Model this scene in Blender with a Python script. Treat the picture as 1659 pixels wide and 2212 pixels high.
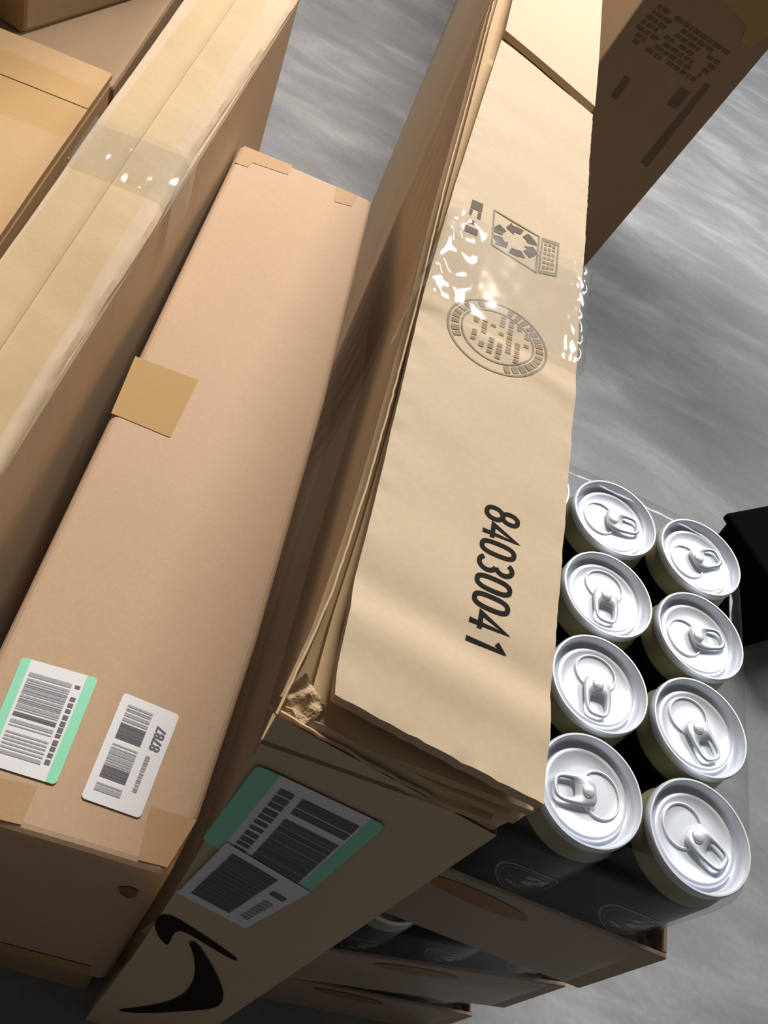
import bpy, bmesh, math, random
from mathutils import Vector, Matrix, noise
random.seed(7)
for o in list(bpy.data.objects): bpy.data.objects.remove(o)
scene = bpy.context.scene
COL = scene.collection

# ------------------------------------------------------------------ camera
W, H, F = 1659.0, 2212.0, 1893.08
CZ = 0.816                                   # camera height above the floor
NAD = Vector((-870.303, 1454.4716, F)).normalized()      # image direction of "straight down"
UPc = -NAD
Yc = (Vector((0, 0, 1)) - NAD.z * NAD).normalized()
Xc = Yc.cross(UPc)
ROWS = [Vector((Xc[i], Yc[i], UPc[i])) for i in range(3)]  # camera right / down / forward in world axes
CAM = Vector((0, 0, CZ))
cd = bpy.data.cameras.new('camera')
cam = bpy.data.objects.new('camera', cd); COL.objects.link(cam)
r_, u_, b_ = ROWS[0], -ROWS[1], -ROWS[2]
cam.matrix_world = Matrix(((r_.x, u_.x, b_.x, 0), (r_.y, u_.y, b_.y, 0), (r_.z, u_.z, b_.z, CZ), (0, 0, 0, 1)))
cd.sensor_fit = 'VERTICAL'; cd.sensor_height = 36.0; cd.lens = F / H * 36.0
cd.clip_start = 0.01; cd.clip_end = 60
scene.camera = cam

# ------------------------------------------------------------------ light
world = bpy.data.worlds.new('warehouse_ambient'); scene.world = world; world.use_nodes = True
bg = world.node_tree.nodes['Background']
bg.inputs[0].default_value = (1.0, 0.95, 0.88, 1); bg.inputs[1].default_value = 0.095

def lamp(name, loc, target, size, size_y, power, color):
    d = bpy.data.lights.new(name, 'AREA'); d.shape = 'RECTANGLE'; d.size = size; d.size_y = size_y
    d.energy = power; d.color = color
    o = bpy.data.objects.new(name, d); COL.objects.link(o); o.location = loc
    o.rotation_euler = (Vector(target) - Vector(loc)).to_track_quat('-Z', 'Y').to_euler()
    return o
lamp('unseen_area_lamp', (-0.36, 1.75, 1.8), (-0.1, 0.8, 0.3), 0.7, 0.4, 58, (1.0, 0.95, 0.88))  # unseen lamp added low and forward so the tops dim towards the near end
lamp('unseen_area_lamp.001', (1.2, 3.1, 2.1), (0.6, 2.1, 0.1), 1.5, 0.5, 62, (0.92, 0.96, 1.0))  # second unseen lamp, added for the can lids and the far floor
scene.view_settings.view_transform = 'Standard'; scene.view_settings.look = 'None'
scene.view_settings.exposure = 0.0; scene.view_settings.gamma = 1.0
scene.view_settings.use_curve_mapping = False

# ------------------------------------------------------------------ pixel helpers
def ray(x, y):
    c = Vector((x - W / 2, y - H / 2, F))
    return (ROWS[0] * c.x + ROWS[1] * c.y + ROWS[2] * c.z).normalized()
def px(x, y, z):                       # photo pixel -> point on the horizontal plane at height z
    d = ray(x, y); return CAM + d * ((z - CZ) / d.z)
def pxp(x, y, P, n):                   # photo pixel -> point on a plane
    d = ray(x, y); return CAM + d * ((P - CAM).dot(n) / d.dot(n))

# ------------------------------------------------------------------ materials
def nodes(name):
    m = bpy.data.materials.new(name); m.use_nodes = True
    nt = m.node_tree; nt.nodes.clear()
    out = nt.nodes.new('ShaderNodeOutputMaterial')
    return m, nt, out
def N(nt, t, **kw):
    n = nt.nodes.new(t)
    for k, v in kw.items(): setattr(n, k, v)
    return n
def plain(name, col, rough=0.6, metal=0.0, spec=0.5):
    m, nt, out = nodes(name)
    b = N(nt, 'ShaderNodeBsdfPrincipled')
    b.inputs['Base Color'].default_value = (*col, 1); b.inputs['Roughness'].default_value = rough
    b.inputs['Metallic'].default_value = metal; b.inputs['Specular IOR Level'].default_value = spec
    nt.links.new(b.outputs[0], out.inputs[0]); return m
def card(name, col, rough=0.72, mott=0.10, rot=0.0, spec=0.25):
    """kraft cardboard: soft mottling, faint corrugation lines and fine fibre grain"""
    m, nt, out = nodes(name)
    tc = N(nt, 'ShaderNodeTexCoord')
    mp = N(nt, 'ShaderNodeMapping'); mp.inputs['Rotation'].default_value = (0, 0, rot)
    nt.links.new(tc.outputs['Object'], mp.inputs[0])
    n1 = N(nt, 'ShaderNodeTexNoise'); n1.inputs['Scale'].default_value = 9; n1.inputs['Detail'].default_value = 4
    n2 = N(nt, 'ShaderNodeTexNoise'); n2.inputs['Scale'].default_value = 420; n2.inputs['Detail'].default_value = 3
    st = N(nt, 'ShaderNodeMapping'); st.inputs['Scale'].default_value = (8, 70, 8)
    n3 = N(nt, 'ShaderNodeTexNoise'); n3.inputs['Scale'].default_value = 1.6; n3.inputs['Detail'].default_value = 3
    nt.links.new(mp.outputs[0], n1.inputs['Vector']); nt.links.new(mp.outputs[0], n2.inputs['Vector'])
    nt.links.new(mp.outputs[0], st.inputs[0]); nt.links.new(st.outputs[0], n3.inputs['Vector'])
    a = N(nt, 'ShaderNodeMath', operation='MULTIPLY_ADD'); a.inputs[1].default_value = mott * 2.2; a.inputs[2].default_value = 1 - mott * 1.1
    nt.links.new(n1.outputs[0], a.inputs[0])
    b2 = N(nt, 'ShaderNodeMath', operation='MULTIPLY_ADD'); b2.inputs[1].default_value = 0.14; b2.inputs[2].default_value = -0.07
    nt.links.new(n2.outputs[0], b2.inputs[0])
    c3 = N(nt, 'ShaderNodeMath', operation='MULTIPLY_ADD'); c3.inputs[1].default_value = mott * 1.0; c3.inputs[2].default_value = -mott * 0.5
    nt.links.new(n3.outputs[0], c3.inputs[0])
    s1 = N(nt, 'ShaderNodeMath', operation='ADD'); nt.links.new(a.outputs[0], s1.inputs[0]); nt.links.new(b2.outputs[0], s1.inputs[1])
    s2 = N(nt, 'ShaderNodeMath', operation='ADD'); nt.links.new(s1.outputs[0], s2.inputs[0]); nt.links.new(c3.outputs[0], s2.inputs[1])
    mx = N(nt, 'ShaderNodeMix', data_type='RGBA', blend_type='MULTIPLY'); mx.inputs[0].default_value = 1.0
    mx.inputs[6].default_value = (*col, 1); nt.links.new(s2.outputs[0], mx.inputs[7])
    p = N(nt, 'ShaderNodeBsdfPrincipled'); p.inputs['Roughness'].default_value = rough
    p.inputs['Specular IOR Level'].default_value = spec
    nt.links.new(mx.outputs[2], p.inputs['Base Color'])
    bu = N(nt, 'ShaderNodeBump'); bu.inputs['Strength'].default_value = 0.12; bu.inputs['Distance'].default_value = 0.0012
    nt.links.new(s2.outputs[0], bu.inputs['Height']); nt.links.new(bu.outputs[0], p.inputs['Normal'])
    nt.links.new(p.outputs[0], out.inputs[0]); return m
def film(name, tint, fac, rough, milky=0.0, bump=0.0):
    """clear plastic: transparent with a Fresnel gloss and an optional milky share"""
    m, nt, out = nodes(name)
    t = N(nt, 'ShaderNodeBsdfTransparent'); t.inputs[0].default_value = (*tint, 1)
    g = N(nt, 'ShaderNodeBsdfGlossy'); g.inputs['Roughness'].default_value = rough
    fr = N(nt, 'ShaderNodeLayerWeight'); fr.inputs[0].default_value = 0.5
    pw = N(nt, 'ShaderNodeMath', operation='POWER'); pw.inputs[1].default_value = 4.0
    nt.links.new(fr.outputs['Facing'], pw.inputs[0])
    ad = N(nt, 'ShaderNodeMath', operation='MULTIPLY_ADD'); ad.inputs[1].default_value = 0.32; ad.inputs[2].default_value = fac; ad.use_clamp = True
    nt.links.new(pw.outputs[0], ad.inputs[0])
    mx = N(nt, 'ShaderNodeMixShader'); nt.links.new(ad.outputs[0], mx.inputs[0])
    nt.links.new(t.outputs[0], mx.inputs[1]); nt.links.new(g.outputs[0], mx.inputs[2])
    last = mx
    if milky:
        d = N(nt, 'ShaderNodeBsdfDiffuse'); d.inputs[0].default_value = (0.85, 0.86, 0.88, 1)
        m2 = N(nt, 'ShaderNodeMixShader'); m2.inputs[0].default_value = milky
        nt.links.new(mx.outputs[0], m2.inputs[1]); nt.links.new(d.outputs[0], m2.inputs[2]); last = m2
    if bump:
        tc = N(nt, 'ShaderNodeTexCoord'); n1 = N(nt, 'ShaderNodeTexNoise'); n1.inputs['Scale'].default_value = 38
        nt.links.new(tc.outputs['Object'], n1.inputs['Vector'])
        bu = N(nt, 'ShaderNodeBump'); bu.inputs['Strength'].default_value = bump; bu.inputs['Distance'].default_value = 0.004
        nt.links.new(n1.outputs[0], bu.inputs['Height']); nt.links.new(bu.outputs[0], g.inputs['Normal'])
    nt.links.new(last.outputs[0], out.inputs[0]); return m

M = {}
M['card_main'] = card('kraft_card_pale', (0.58, 0.445, 0.30), rot=0.22, mott=0.07)
M['card_main_edge'] = card('kraft_card_torn_edge', (0.55, 0.38, 0.22), mott=0.16, rough=0.85)
M['card_pink'] = card('kraft_card_pinkish', (0.54, 0.375, 0.25), rot=0.26, mott=0.05)
M['card_yellow'] = card('kraft_card_yellowish', (0.56, 0.43, 0.295), rot=0.25, mott=0.12)
M['card_orange'] = card('kraft_card_orange', (0.52, 0.335, 0.17), rot=0.28, mott=0.09)
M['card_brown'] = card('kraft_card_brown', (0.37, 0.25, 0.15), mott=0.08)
M['card_tray'] = card('kraft_card_tray', (0.44, 0.32, 0.23), mott=0.08)
M['paper_tape'] = card('paper_tape_tan', (0.46, 0.295, 0.125), mott=0.06, rough=0.7, spec=0.15)
M['tape_subtle'] = card('paper_tape_faint', (0.47, 0.30, 0.165), mott=0.05, rough=0.6, spec=0.2)
M['hole'] = card('tray_hole_board', (0.36, 0.17, 0.045), mott=0.12)
M['ink'] = plain('black_print', (0.018, 0.016, 0.012), 0.8, spec=0.08)
M['ink_soft'] = plain('grey_print', (0.33, 0.27, 0.19), 0.85, spec=0.08)
M['ink_mid'] = plain('dark_grey_print', (0.17, 0.14, 0.115), 0.85, spec=0.08)
M['ink_brown'] = plain('faded_brown_print', (0.20, 0.145, 0.09), 0.85, spec=0.08)
M['white'] = plain('label_paper_white', (0.80, 0.80, 0.84), 0.5)
M['mint'] = plain('label_mint_green', (0.27, 0.75, 0.50), 0.5)
M['bar'] = plain('barcode_ink', (0.14, 0.14, 0.16), 0.7)
M['bar_light'] = plain('blurred_barcode_ink', (0.38, 0.39, 0.43), 0.7)
M['bar_soft'] = plain('small_print_ink', (0.36, 0.36, 0.40), 0.7)
M['alu'] = plain('brushed_aluminium', (0.72, 0.755, 0.82), 0.40, 0.42)
M['gold'] = plain('gold_lacquer', (0.36, 0.34, 0.21), 0.42, 0.5)
M['can_black'] = plain('black_can_lacquer', (0.006, 0.007, 0.009), 0.3, spec=0.25)
M['emblem'] = plain('gold_emblem_print', (0.34, 0.30, 0.18), 0.4, 0.4)
M['black_plastic'] = plain('black_plastic', (0.003, 0.003, 0.003), 1.0, spec=0.03)
M['tape_clear'] = film('clear_packing_tape', (0.93, 0.93, 0.92), 0.045, 0.10, milky=0.06, bump=0.03)
M['tape_amber'] = film('amber_packing_tape', (0.985, 0.97, 0.925), 0.0, 0.35)
M['film'] = film('shrink_film', (0.93, 0.94, 0.96), 0.02, 0.12, milky=0.010, bump=0.25)

# ------------------------------------------------------------------ mesh helpers
def link(name, me, mat, parent=None, smooth=False):
    o = bpy.data.objects.new(name, me); COL.objects.link(o)
    if mat and not me.materials: me.materials.append(M[mat] if isinstance(mat, str) else mat)
    if parent: o.parent = parent
    if smooth:
        for p in me.polygons: p.use_smooth = True
    return o
def tag(o, label, cat, group=None):
    o['label'] = label; o['category'] = cat
    if group: o['group'] = group
    return o
def thing(name, label, cat, group=None):
    o = bpy.data.objects.new(name, None); COL.objects.link(o); o.empty_display_size = 0.05
    return tag(o, label, cat, group)
def mesh(name, verts, faces, mat, parent=None, smooth=False):
    me = bpy.data.meshes.new(name); me.from_pydata([tuple(v) for v in verts], [], faces); me.update()
    bm = bmesh.new(); bm.from_mesh(me); bmesh.ops.recalc_face_normals(bm, faces=bm.faces); bm.to_mesh(me); bm.free()
    return link(name, me, mat, parent, smooth)
def bevel(o, w, seg=2):
    b = o.modifiers.new('bevel', 'BEVEL'); b.width = w; b.segments = seg; b.limit_method = 'ANGLE'; b.angle_limit = math.radians(35)
    return o
def slab(name, poly, vec, mat, parent=None, bev=0):
    """polygon extruded along vec"""
    n = len(poly); vec = Vector(vec)
    v = [Vector(p) for p in poly] + [Vector(p) + vec for p in poly]
    f = [tuple(range(n)), tuple(range(2 * n - 1, n - 1, -1))] + [(i, (i + 1) % n, n + (i + 1) % n, n + i) for i in range(n)]
    o = mesh(name, v, f, mat, parent)
    if bev: bevel(o, bev)
    return o
def hexa(name, bot, top, mat, parent=None, bev=0.004, seg=2, sub=0, wob=0.0):
    v = [Vector(p) for p in bot] + [Vector(p) for p in top]
    f = [(3, 2, 1, 0), (4, 5, 6, 7), (0, 1, 5, 4), (1, 2, 6, 5), (2, 3, 7, 6), (3, 0, 4, 7)]
    o = mesh(name, v, f, mat, parent)
    if bev: bevel(o, bev, seg)
    return o
def resample(poly, n):
    d = [0]
    for i in range(1, len(poly)): d.append(d[-1] + (poly[i] - poly[i - 1]).length)
    out = []
    j = 0
    for k in range(n):
        t = d[-1] * k / (n - 1)
        while j < len(d) - 2 and d[j + 1] < t: j += 1
        w = (t - d[j]) / max(1e-9, d[j + 1] - d[j])
        out.append(poly[j].lerp(poly[j + 1], min(1, w)))
    return out
def sheet(name, A, B, na, nb, thick, mat, parent=None, zf=None, smooth=True):
    """board spanned between polylines A and B; zf(s along, t across, point) lifts it; thickness goes down"""
    A = resample(A, na); B = resample(B, na)
    top = []
    for i in range(na):
        for j in range(nb):
            t = j / (nb - 1); p = A[i].lerp(B[i], t)
            if zf: p = p + Vector((0, 0, zf(i / (na - 1), t, p)))
            top.append(p)
    n = len(top); V = top + [p - Vector((0, 0, thick)) for p in top]; Fc = []
    for i in range(na - 1):
        for j in range(nb - 1):
            a, b, c, d = i * nb + j, i * nb + j + 1, (i + 1) * nb + j + 1, (i + 1) * nb + j
            Fc.append((a, b, c, d)); Fc.append((n + d, n + c, n + b, n + a))
    ring = [j for j in range(nb)] + [i * nb + nb - 1 for i in range(1, na)] + [(na - 1) * nb + j for j in range(nb - 2, -1, -1)] + [i * nb for i in range(na - 2, 0, -1)]
    for k in range(len(ring)):
        a, b = ring[k], ring[(k + 1) % len(ring)]
        Fc.append((a, n + a, n + b, b))
    o = mesh(name, V, Fc, mat, parent)
    if smooth:
        for p in o.data.polygons: p.use_smooth = True
        o.data.set_sharp_from_angle(angle=math.radians(35))
    return o
def quads(name, qs, mat, parent=None, thick=None):
    """several flat quads (print) joined into one part"""
    V, Fc = [], []
    for q in qs:
        k = len(V); V += list(q); Fc.append(tuple(range(k, k + len(q))))
    me = bpy.data.meshes.new(name); me.from_pydata([tuple(v) for v in V], [], Fc); me.update()
    return link(name, me, mat, parent)
def tube(name, pts, r, mat, parent=None, seg=6, closed=False):
    V, Fc = [], []; n = len(pts)
    for i, p in enumerate(pts):
        a = pts[i - 1] if (i or closed) else p; b = pts[(i + 1) % n] if (i < n - 1 or closed) else p
        d = (Vector(b) - Vector(a)).normalized()
        s = d.cross(Vector((0, 0, 1)));
        if s.length < 1e-4: s = Vector((1, 0, 0))
        s.normalize(); t = s.cross(d)
        for k in range(seg):
            an = 2 * math.pi * k / seg
            V.append(Vector(p) + (s * math.cos(an) + t * math.sin(an)) * r)
    for i in range(n if closed else n - 1):
        for k in range(seg):
            a = i * seg + k; b = i * seg + (k + 1) % seg; j = (i + 1) % n
            Fc.append((a, b, j * seg + (k + 1) % seg, j * seg + k))
    return mesh(name, V, Fc, mat, parent, smooth=True)
def text_mesh(name, s, O, ex, ey, height, mat, parent, shear=0.0, width=None, bold=0.0):
    c = bpy.data.curves.new(name, 'FONT'); c.body = s; c.shear = shear; c.offset = bold; c.resolution_u = 4
    t = bpy.data.objects.new(name, c); COL.objects.link(t)
    dg = bpy.context.evaluated_depsgraph_get(); dg.update()
    me = bpy.data.meshes.new_from_object(t.evaluated_get(dg)); bpy.data.objects.remove(t)
    xs = [v.co.x for v in me.vertices]; ys = [v.co.y for v in me.vertices]
    x0, x1, y0, y1 = min(xs), max(xs), min(ys), max(ys)
    sx = (width or (x1 - x0) * height / (y1 - y0)) / (x1 - x0); sy = height / (y1 - y0)
    for v in me.vertices: v.co = O + ex * ((v.co.x - x0) * sx) + ey * ((v.co.y - y0) * sy)
    me.materials.clear()
    return link(name, me, mat, parent)

GLYPH = {}
def _arc(cx, cy, rx, ry, a0, a1, n=18, e=1.0):
    out = []
    for k in range(n + 1):
        a = math.radians(a0 + (a1 - a0) * k / n); c, s_ = math.cos(a), math.sin(a)
        out.append((cx + rx * abs(c) ** e * (1 if c >= 0 else -1), cy + ry * abs(s_) ** e * (1 if s_ >= 0 else -1)))
    return out
GLYPH['0'] = [_arc(.3, .5, .23, .43, 0, 360, 28, .72)]
GLYPH['8'] = [_arc(.3, .72, .20, .21, 0, 360, 24, .9), _arc(.3, .28, .23, .22, 0, 360, 24, .9)]
GLYPH['3'] = [_arc(.27, .72, .23, .21, 150, -80, 16), _arc(.27, .28, .25, .22, 80, -150, 16)]
GLYPH['4'] = [[(.44, .03), (.44, .97), (.06, .30), (.60, .30)]]
GLYPH['1'] = [[(.16, .78), (.36, .95), (.36, .03)]]
def stencil_number(name, txt, O, ex, ey, height, pitch, stroke, mat, parent, shear=0.0):
    V, Fc = [], []
    for i, ch in enumerate(txt):
        for pl in GLYPH[ch]:
            pts = [Vector((x * pitch / .70 + shear * y * height, y * height)) for x, y in pl]
            cl = (pts[0] - pts[-1]).length < 1e-6
            n = len(pts); base = len(V)
            for k, p in enumerate(pts):
                a = pts[k - 1] if k else (pts[-2] if cl else p); b = pts[k + 1] if k < n - 1 else (pts[1] if cl else p)
                d1 = (p - a).normalized() if (p - a).length > 0 else (b - p).normalized(); d2_ = (b - p).normalized() if (b - p).length > 0 else d1
                m = Vector((-(d1 + d2_).y, (d1 + d2_).x)).normalized(); sc_ = min(1.8, 1 / max(.3, m.dot(Vector((-d1.y, d1.x)))))
                for sg in (-1, 1):
                    w = p + m * sg * stroke / 2 * sc_
                    V.append(O + ex * (i * pitch + w.x) + ey * w.y)
            for k in range(n - 1):
                q0 = base + 2 * k; Fc.append((q0, q0 + 1, q0 + 3, q0 + 2))
    me = bpy.data.meshes.new(name); me.from_pydata([tuple(v) for v in V], [], Fc); me.update()
    return link(name, me, mat, parent)

def bil(q):                                   # bilinear map of a quad TL,TR,BR,BL
    TL, TR, BR, BL = q
    return lambda s, t: TL.lerp(TR, s).lerp(BL.lerp(BR, s), t)
def rounded(f, lift, r=0.06, asp=1.8, s0=0, s1=1, t0=0, t1=1, corners=(1, 1, 1, 1), seg=5):
    """rounded quad in (s,t) of the map f"""
    rs, rt = r, r / asp; out = []
    for k, (cx, cy, a0) in enumerate(((s0 + rs, t0 + rt, 180), (s1 - rs, t0 + rt, 270), (s1 - rs, t1 - rt, 0), (s0 + rs, t1 - rt, 90))):
        if not corners[k]:
            out.append(f((s0, s1, s1, s0)[k], (t0, t0, t1, t1)[k]) + lift); continue
        for i in range(seg + 1):
            a = math.radians(a0 + 90 * i / seg)
            out.append(f(cx + rs * math.cos(a), cy + rt * math.sin(a)) + lift)
    return out
def bars(f, lift, s0, s1, t0, t1, n, rnd, dense=0.55):
    out = []; t = t0; ws = []
    for i in range(n): ws.append(rnd.choice((1, 1, 2, 3)))
    gs = [rnd.choice((1, 1, 2, 2.5)) * (1 - dense) / dense for i in range(n)]
    k = (t1 - t0) / (sum(ws) + sum(gs) - gs[-1])
    for w, g in zip(ws, gs):
        out.append([f(s0, t) + lift, f(s1, t) + lift, f(s1, t + w * k) + lift, f(s0, t + w * k) + lift]); t += (w + g) * k
    return out
def blocks(f, lift, s0, s1, t0, t1, n, rnd, fill=0.72, lines=1):
    """rows of unreadable little marks running along t"""
    out = []
    for l in range(lines):
        a = s0 + (s1 - s0) * l / lines; b = a + (s1 - s0) / lines * (0.75 if lines > 1 else 1)
        for i in range(n):
            if rnd.random() < 0.06: continue
            ta = t0 + (t1 - t0) * i / n; tb = ta + (t1 - t0) / n * fill * rnd.uniform(0.7, 1.1)
            out.append([f(a, ta) + lift, f(b, ta) + lift, f(b, tb) + lift, f(a, tb) + lift])
            if rnd.random() < .5:
                m = (a + b) / 2; e = (b - a) * .16
    return out

# ================================================================== SETTING
def floor_material():
    m, nt, out = nodes('worn_grey_concrete')
    tc = N(nt, 'ShaderNodeTexCoord')
    mp = N(nt, 'ShaderNodeMapping'); mp.inputs['Scale'].default_value = (2.4, 7, 1); mp.inputs['Rotation'].default_value = (0, 0, 0.03)
    n1 = N(nt, 'ShaderNodeTexNoise'); n1.inputs['Scale'].default_value = 1.5; n1.inputs['Detail'].default_value = 6; n1.inputs['Roughness'].default_value = 0.62; n1.inputs['Distortion'].default_value = 0.4
    n2 = N(nt, 'ShaderNodeTexNoise'); n2.inputs['Scale'].default_value = 2.2; n2.inputs['Detail'].default_value = 4
    n3 = N(nt, 'ShaderNodeTexNoise'); n3.inputs['Scale'].default_value = 160; n3.inputs['Detail'].default_value = 2
    nt.links.new(tc.outputs['Object'], mp.inputs[0]); nt.links.new(mp.outputs[0], n1.inputs['Vector'])
    nt.links.new(tc.outputs['Object'], n2.inputs['Vector']); nt.links.new(tc.outputs['Object'], n3.inputs['Vector'])
    r1 = N(nt, 'ShaderNodeValToRGB'); e = r1.color_ramp.elements
    e[0].position = 0.34; e[0].color = (0.19, 0.192, 0.196, 1); e[1].position = 0.70; e[1].color = (0.33, 0.333, 0.34, 1)
    mid = r1.color_ramp.elements.new(0.5); mid.color = (0.225, 0.228, 0.235, 1)
    nt.links.new(n1.outputs[0], r1.inputs[0])
    k = N(nt, 'ShaderNodeMath', operation='MULTIPLY_ADD'); k.inputs[1].default_value = 0.5; k.inputs[2].default_value = 0.72
    nt.links.new(n2.outputs[0], k.inputs[0])
    k3 = N(nt, 'ShaderNodeMath', operation='MULTIPLY_ADD'); k3.inputs[1].default_value = 0.24; k3.inputs[2].default_value = -0.12
    nt.links.new(n3.outputs[0], k3.inputs[0])
    ks = N(nt, 'ShaderNodeMath', operation='ADD'); nt.links.new(k.outputs[0], ks.inputs[0]); nt.links.new(k3.outputs[0], ks.inputs[1])
    mx = N(nt, 'ShaderNodeMix', data_type='RGBA', blend_type='MULTIPLY'); mx.inputs[0].default_value = 1
    nt.links.new(r1.outputs[0], mx.inputs[6]); nt.links.new(ks.outputs[0], mx.inputs[7])
    p = N(nt, 'ShaderNodeBsdfPrincipled'); p.inputs['Roughness'].default_value = 0.62; p.inputs['Specular IOR Level'].default_value = 0.3
    nt.links.new(mx.outputs[2], p.inputs['Base Color'])
    bu = N(nt, 'ShaderNodeBump'); bu.inputs['Strength'].default_value = 0.15; bu.inputs['Distance'].default_value = 0.002
    nt.links.new(n1.outputs[0], bu.inputs['Height']); nt.links.new(bu.outputs[0], p.inputs['Normal'])
    nt.links.new(p.outputs[0], out.inputs[0]); return m
fl = mesh('floor', [(-6, -4, 0), (6, -4, 0), (6, 9, 0), (-6, 9, 0), (-6, -4, -.1), (6, -4, -.1), (6, 9, -.1), (-6, 9, -.1)],
          [(0, 1, 2, 3), (7, 6, 5, 4), (0, 4, 5, 1), (1, 5, 6, 2), (2, 6, 7, 3), (3, 7, 4, 0)], floor_material())
fl['kind'] = 'structure'

# ================================================================== MAIN LONG CARTON
ZT = 0.596
def zp(l, z=ZT): return [px(x, y, z) for x, y in l]
main = thing('long_carton', 'long pale kraft carton standing on edge, printed 84030041 on its top beside the cans', 'carton')
FLc, FRc = px(600, 1540, ZT), px(1172, 1738, ZT)
E1 = (FRc - FLc).normalized()                  # across
L1 = Vector((-math.sin(0.215), math.cos(0.215), 0))   # along
UPZ = Vector((0, 0, 1))
leftT = zp([(600, 1540), (672, 1385), (722, 1270), (795, 1045), (850, 850), (903, 650), (962, 400), (1027, 160), (1068, 0)])
rightT = zp([(1172, 1738), (1208, 1300), (1238, 900), (1270, 420), (1300, 0)])
leftT.append(leftT[-1] + L1 * 1.9); rightT.append(rightT[-1] + Vector((-math.sin(.219), math.cos(.219), 0)) * 1.78)
base_pts = []
for x_, y_ in ((800, 445), (850, 325), (900, 205), (945, 98), (985, 0), (1010, -60)):
    P = px(x_, y_, 0); g = min(range(len(leftT) - 1), key=lambda k: abs((leftT[k].y + leftT[k + 1].y) / 2 - P.y))
    a, b = (leftT[-2], leftT[-1]) if P.y > leftT[-2].y else (leftT[g], leftT[g + 1])
    q_ = a.lerp(b, (P.y - a.y) / (b.y - a.y)); base_pts.append((P.y, max(0.0, (q_.x - P.x) * 0.98)))
def flare(y, t):                                 # the foot splays out far back, the panel is dented in beside the second carton
    if y <= base_pts[0][0]: o_ = base_pts[0][1] * max(0.0, 1 - (base_pts[0][0] - y) / 0.5)
    else:
        o_ = base_pts[-1][1]
        for (y0, o0), (y1, o1) in zip(base_pts, base_pts[1:]):
            if y0 <= y <= y1: o_ = o0 + (o1 - o0) * (y - y0) / (y1 - y0)
    return o_ * t - 0.024 * math.sin(math.pi * min(1.0, t * 1.1)) * max(0.0, min(1.0, (y - 0.105) / 0.05)) * max(0.0, min(1.0, (0.74 - y) / 0.16))
# body: a loft of sections; each section = left top, right top, right bottom, left bottom
ns = 40
Lr, Rr = resample(leftT, 101)[:], resample(rightT, 101)[:]; ns = 101
V, Fc = [], []
nh = 7
for i in range(ns):
    a, b = Lr[i], Rr[i]
    d = (a - b); d.z = 0; d.normalize()
    ins = 0.013 * min(1, (b - Rr[0]).length / 0.03)
    ztop = ZT - 0.010
    zr = ZT - 0.012 if i else 0.566
    col = []
    for k in range(nh):                          # left wall, top to bottom
        t = k / (nh - 1)
        p = Vector((a.x, a.y, 0)) + d * flare(a.y, t)
        p.z = (ZT - 0.0015 if i else ZT - 0.002) * (1 - t); col.append(p)
    for k in range(nh - 1, -1, -1):              # right wall, bottom to top
        t = k / (nh - 1); p = Vector((b.x, b.y, 0)) + d * ins; p.z = zr * (1 - t); col.append(p)
    V += col
m2 = 2 * nh
for i in range(ns - 1):
    for k in range(m2 - 1):
        Fc.append((i * m2 + k, i * m2 + k + 1, (i + 1) * m2 + k + 1, (i + 1) * m2 + k))
Fc.append(tuple(range(m2))); Fc.append(tuple(range((ns - 1) * m2, ns * m2)))
body = mesh('carton_body', V, Fc, 'card_main', main)
# inner flap layer just under the top flaps
innL = [p - UPZ * 0.013 + (rightT[0] - leftT[0]).normalized() * 0.004 for p in leftT]
innL[0] = px(655, 1563, ZT - 0.0095); innR = [p - UPZ * 0.013 - E1 * 0.006 for p in rightT]; innR[0] = px(1152, 1752, ZT - 0.0095)
sheet('inner_flap', innL, innR, 60, 4, 0.004, 'card_main_edge', main)
# end lip folded over the front end
lipA = [px(604, 1538, ZT - 0.004), px(1066, 1790, 0.567)]
lipB = [px(668, 1568, ZT - 0.014), px(1130, 1762, ZT - 0.020)]
def lipz(s, t, p): return 0.0045 * math.sin(math.pi * t) + 0.0012 * noise.noise(p * 90)
sheet('end_flap', lipA, lipB, 26, 6, 0.004, 'card_main', main, zf=lipz)
lip2A = [px(640, 1556, ZT - 0.010), px(1120, 1772, ZT - 0.0175)]
lip2B = [px(720, 1560, ZT - 0.0145), px(1160, 1742, ZT - 0.0155)]
sheet('end_flap', lip2A, lip2B, 20, 3, 0.0035, 'card_main_edge', main, zf=lambda s, t, p: 0.001 * noise.noise(p * 80))
# two top flaps
f1L = zp([(722, 1502), (728, 1440), (768, 1245), (818, 1050), (868, 835), (912, 645), (984, 395), (1083, 87)])
f1R = zp([(1174, 1738), (1208, 1300), (1238, 900), (1270, 420), (1281, 248)])
def ridge(s, c, w): return math.exp(-((s - c) / w) ** 2)
def fz(s, t, p):
    z = 0.0012 * noise.noise(p * 9) + 0.0005 * noise.noise(p * 40)
    z += 0.0012 * ridge(s, 0.055, 0.02) - 0.0010 * ridge(s, 0.085, 0.016) + 0.0009 * ridge(s, 0.40, 0.012)
    if t < 0.05 or t > 0.97 or s < 0.004: z += 0.0009 * noise.noise(p * 260)
    return z
sheet('top_flap', f1L, f1R, 150, 24, 0.0045, 'card_main', main, zf=fz)
f2L = zp([(1090, 70), (1106, 0)]); f2R = zp([(1284, 232), (1300, 0)])
f2L.append(f2L[-1] + L1 * 1.85); f2R.append(f2R[-1] + Vector((-math.sin(.219), math.cos(.219), 0)) * 1.75)
sheet('top_flap', f2L, f2R, 60, 12, 0.0045, 'card_main', main, zf=lambda s, t, p: 0.0015 * noise.noise(p * 8) + 0.0012)
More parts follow.
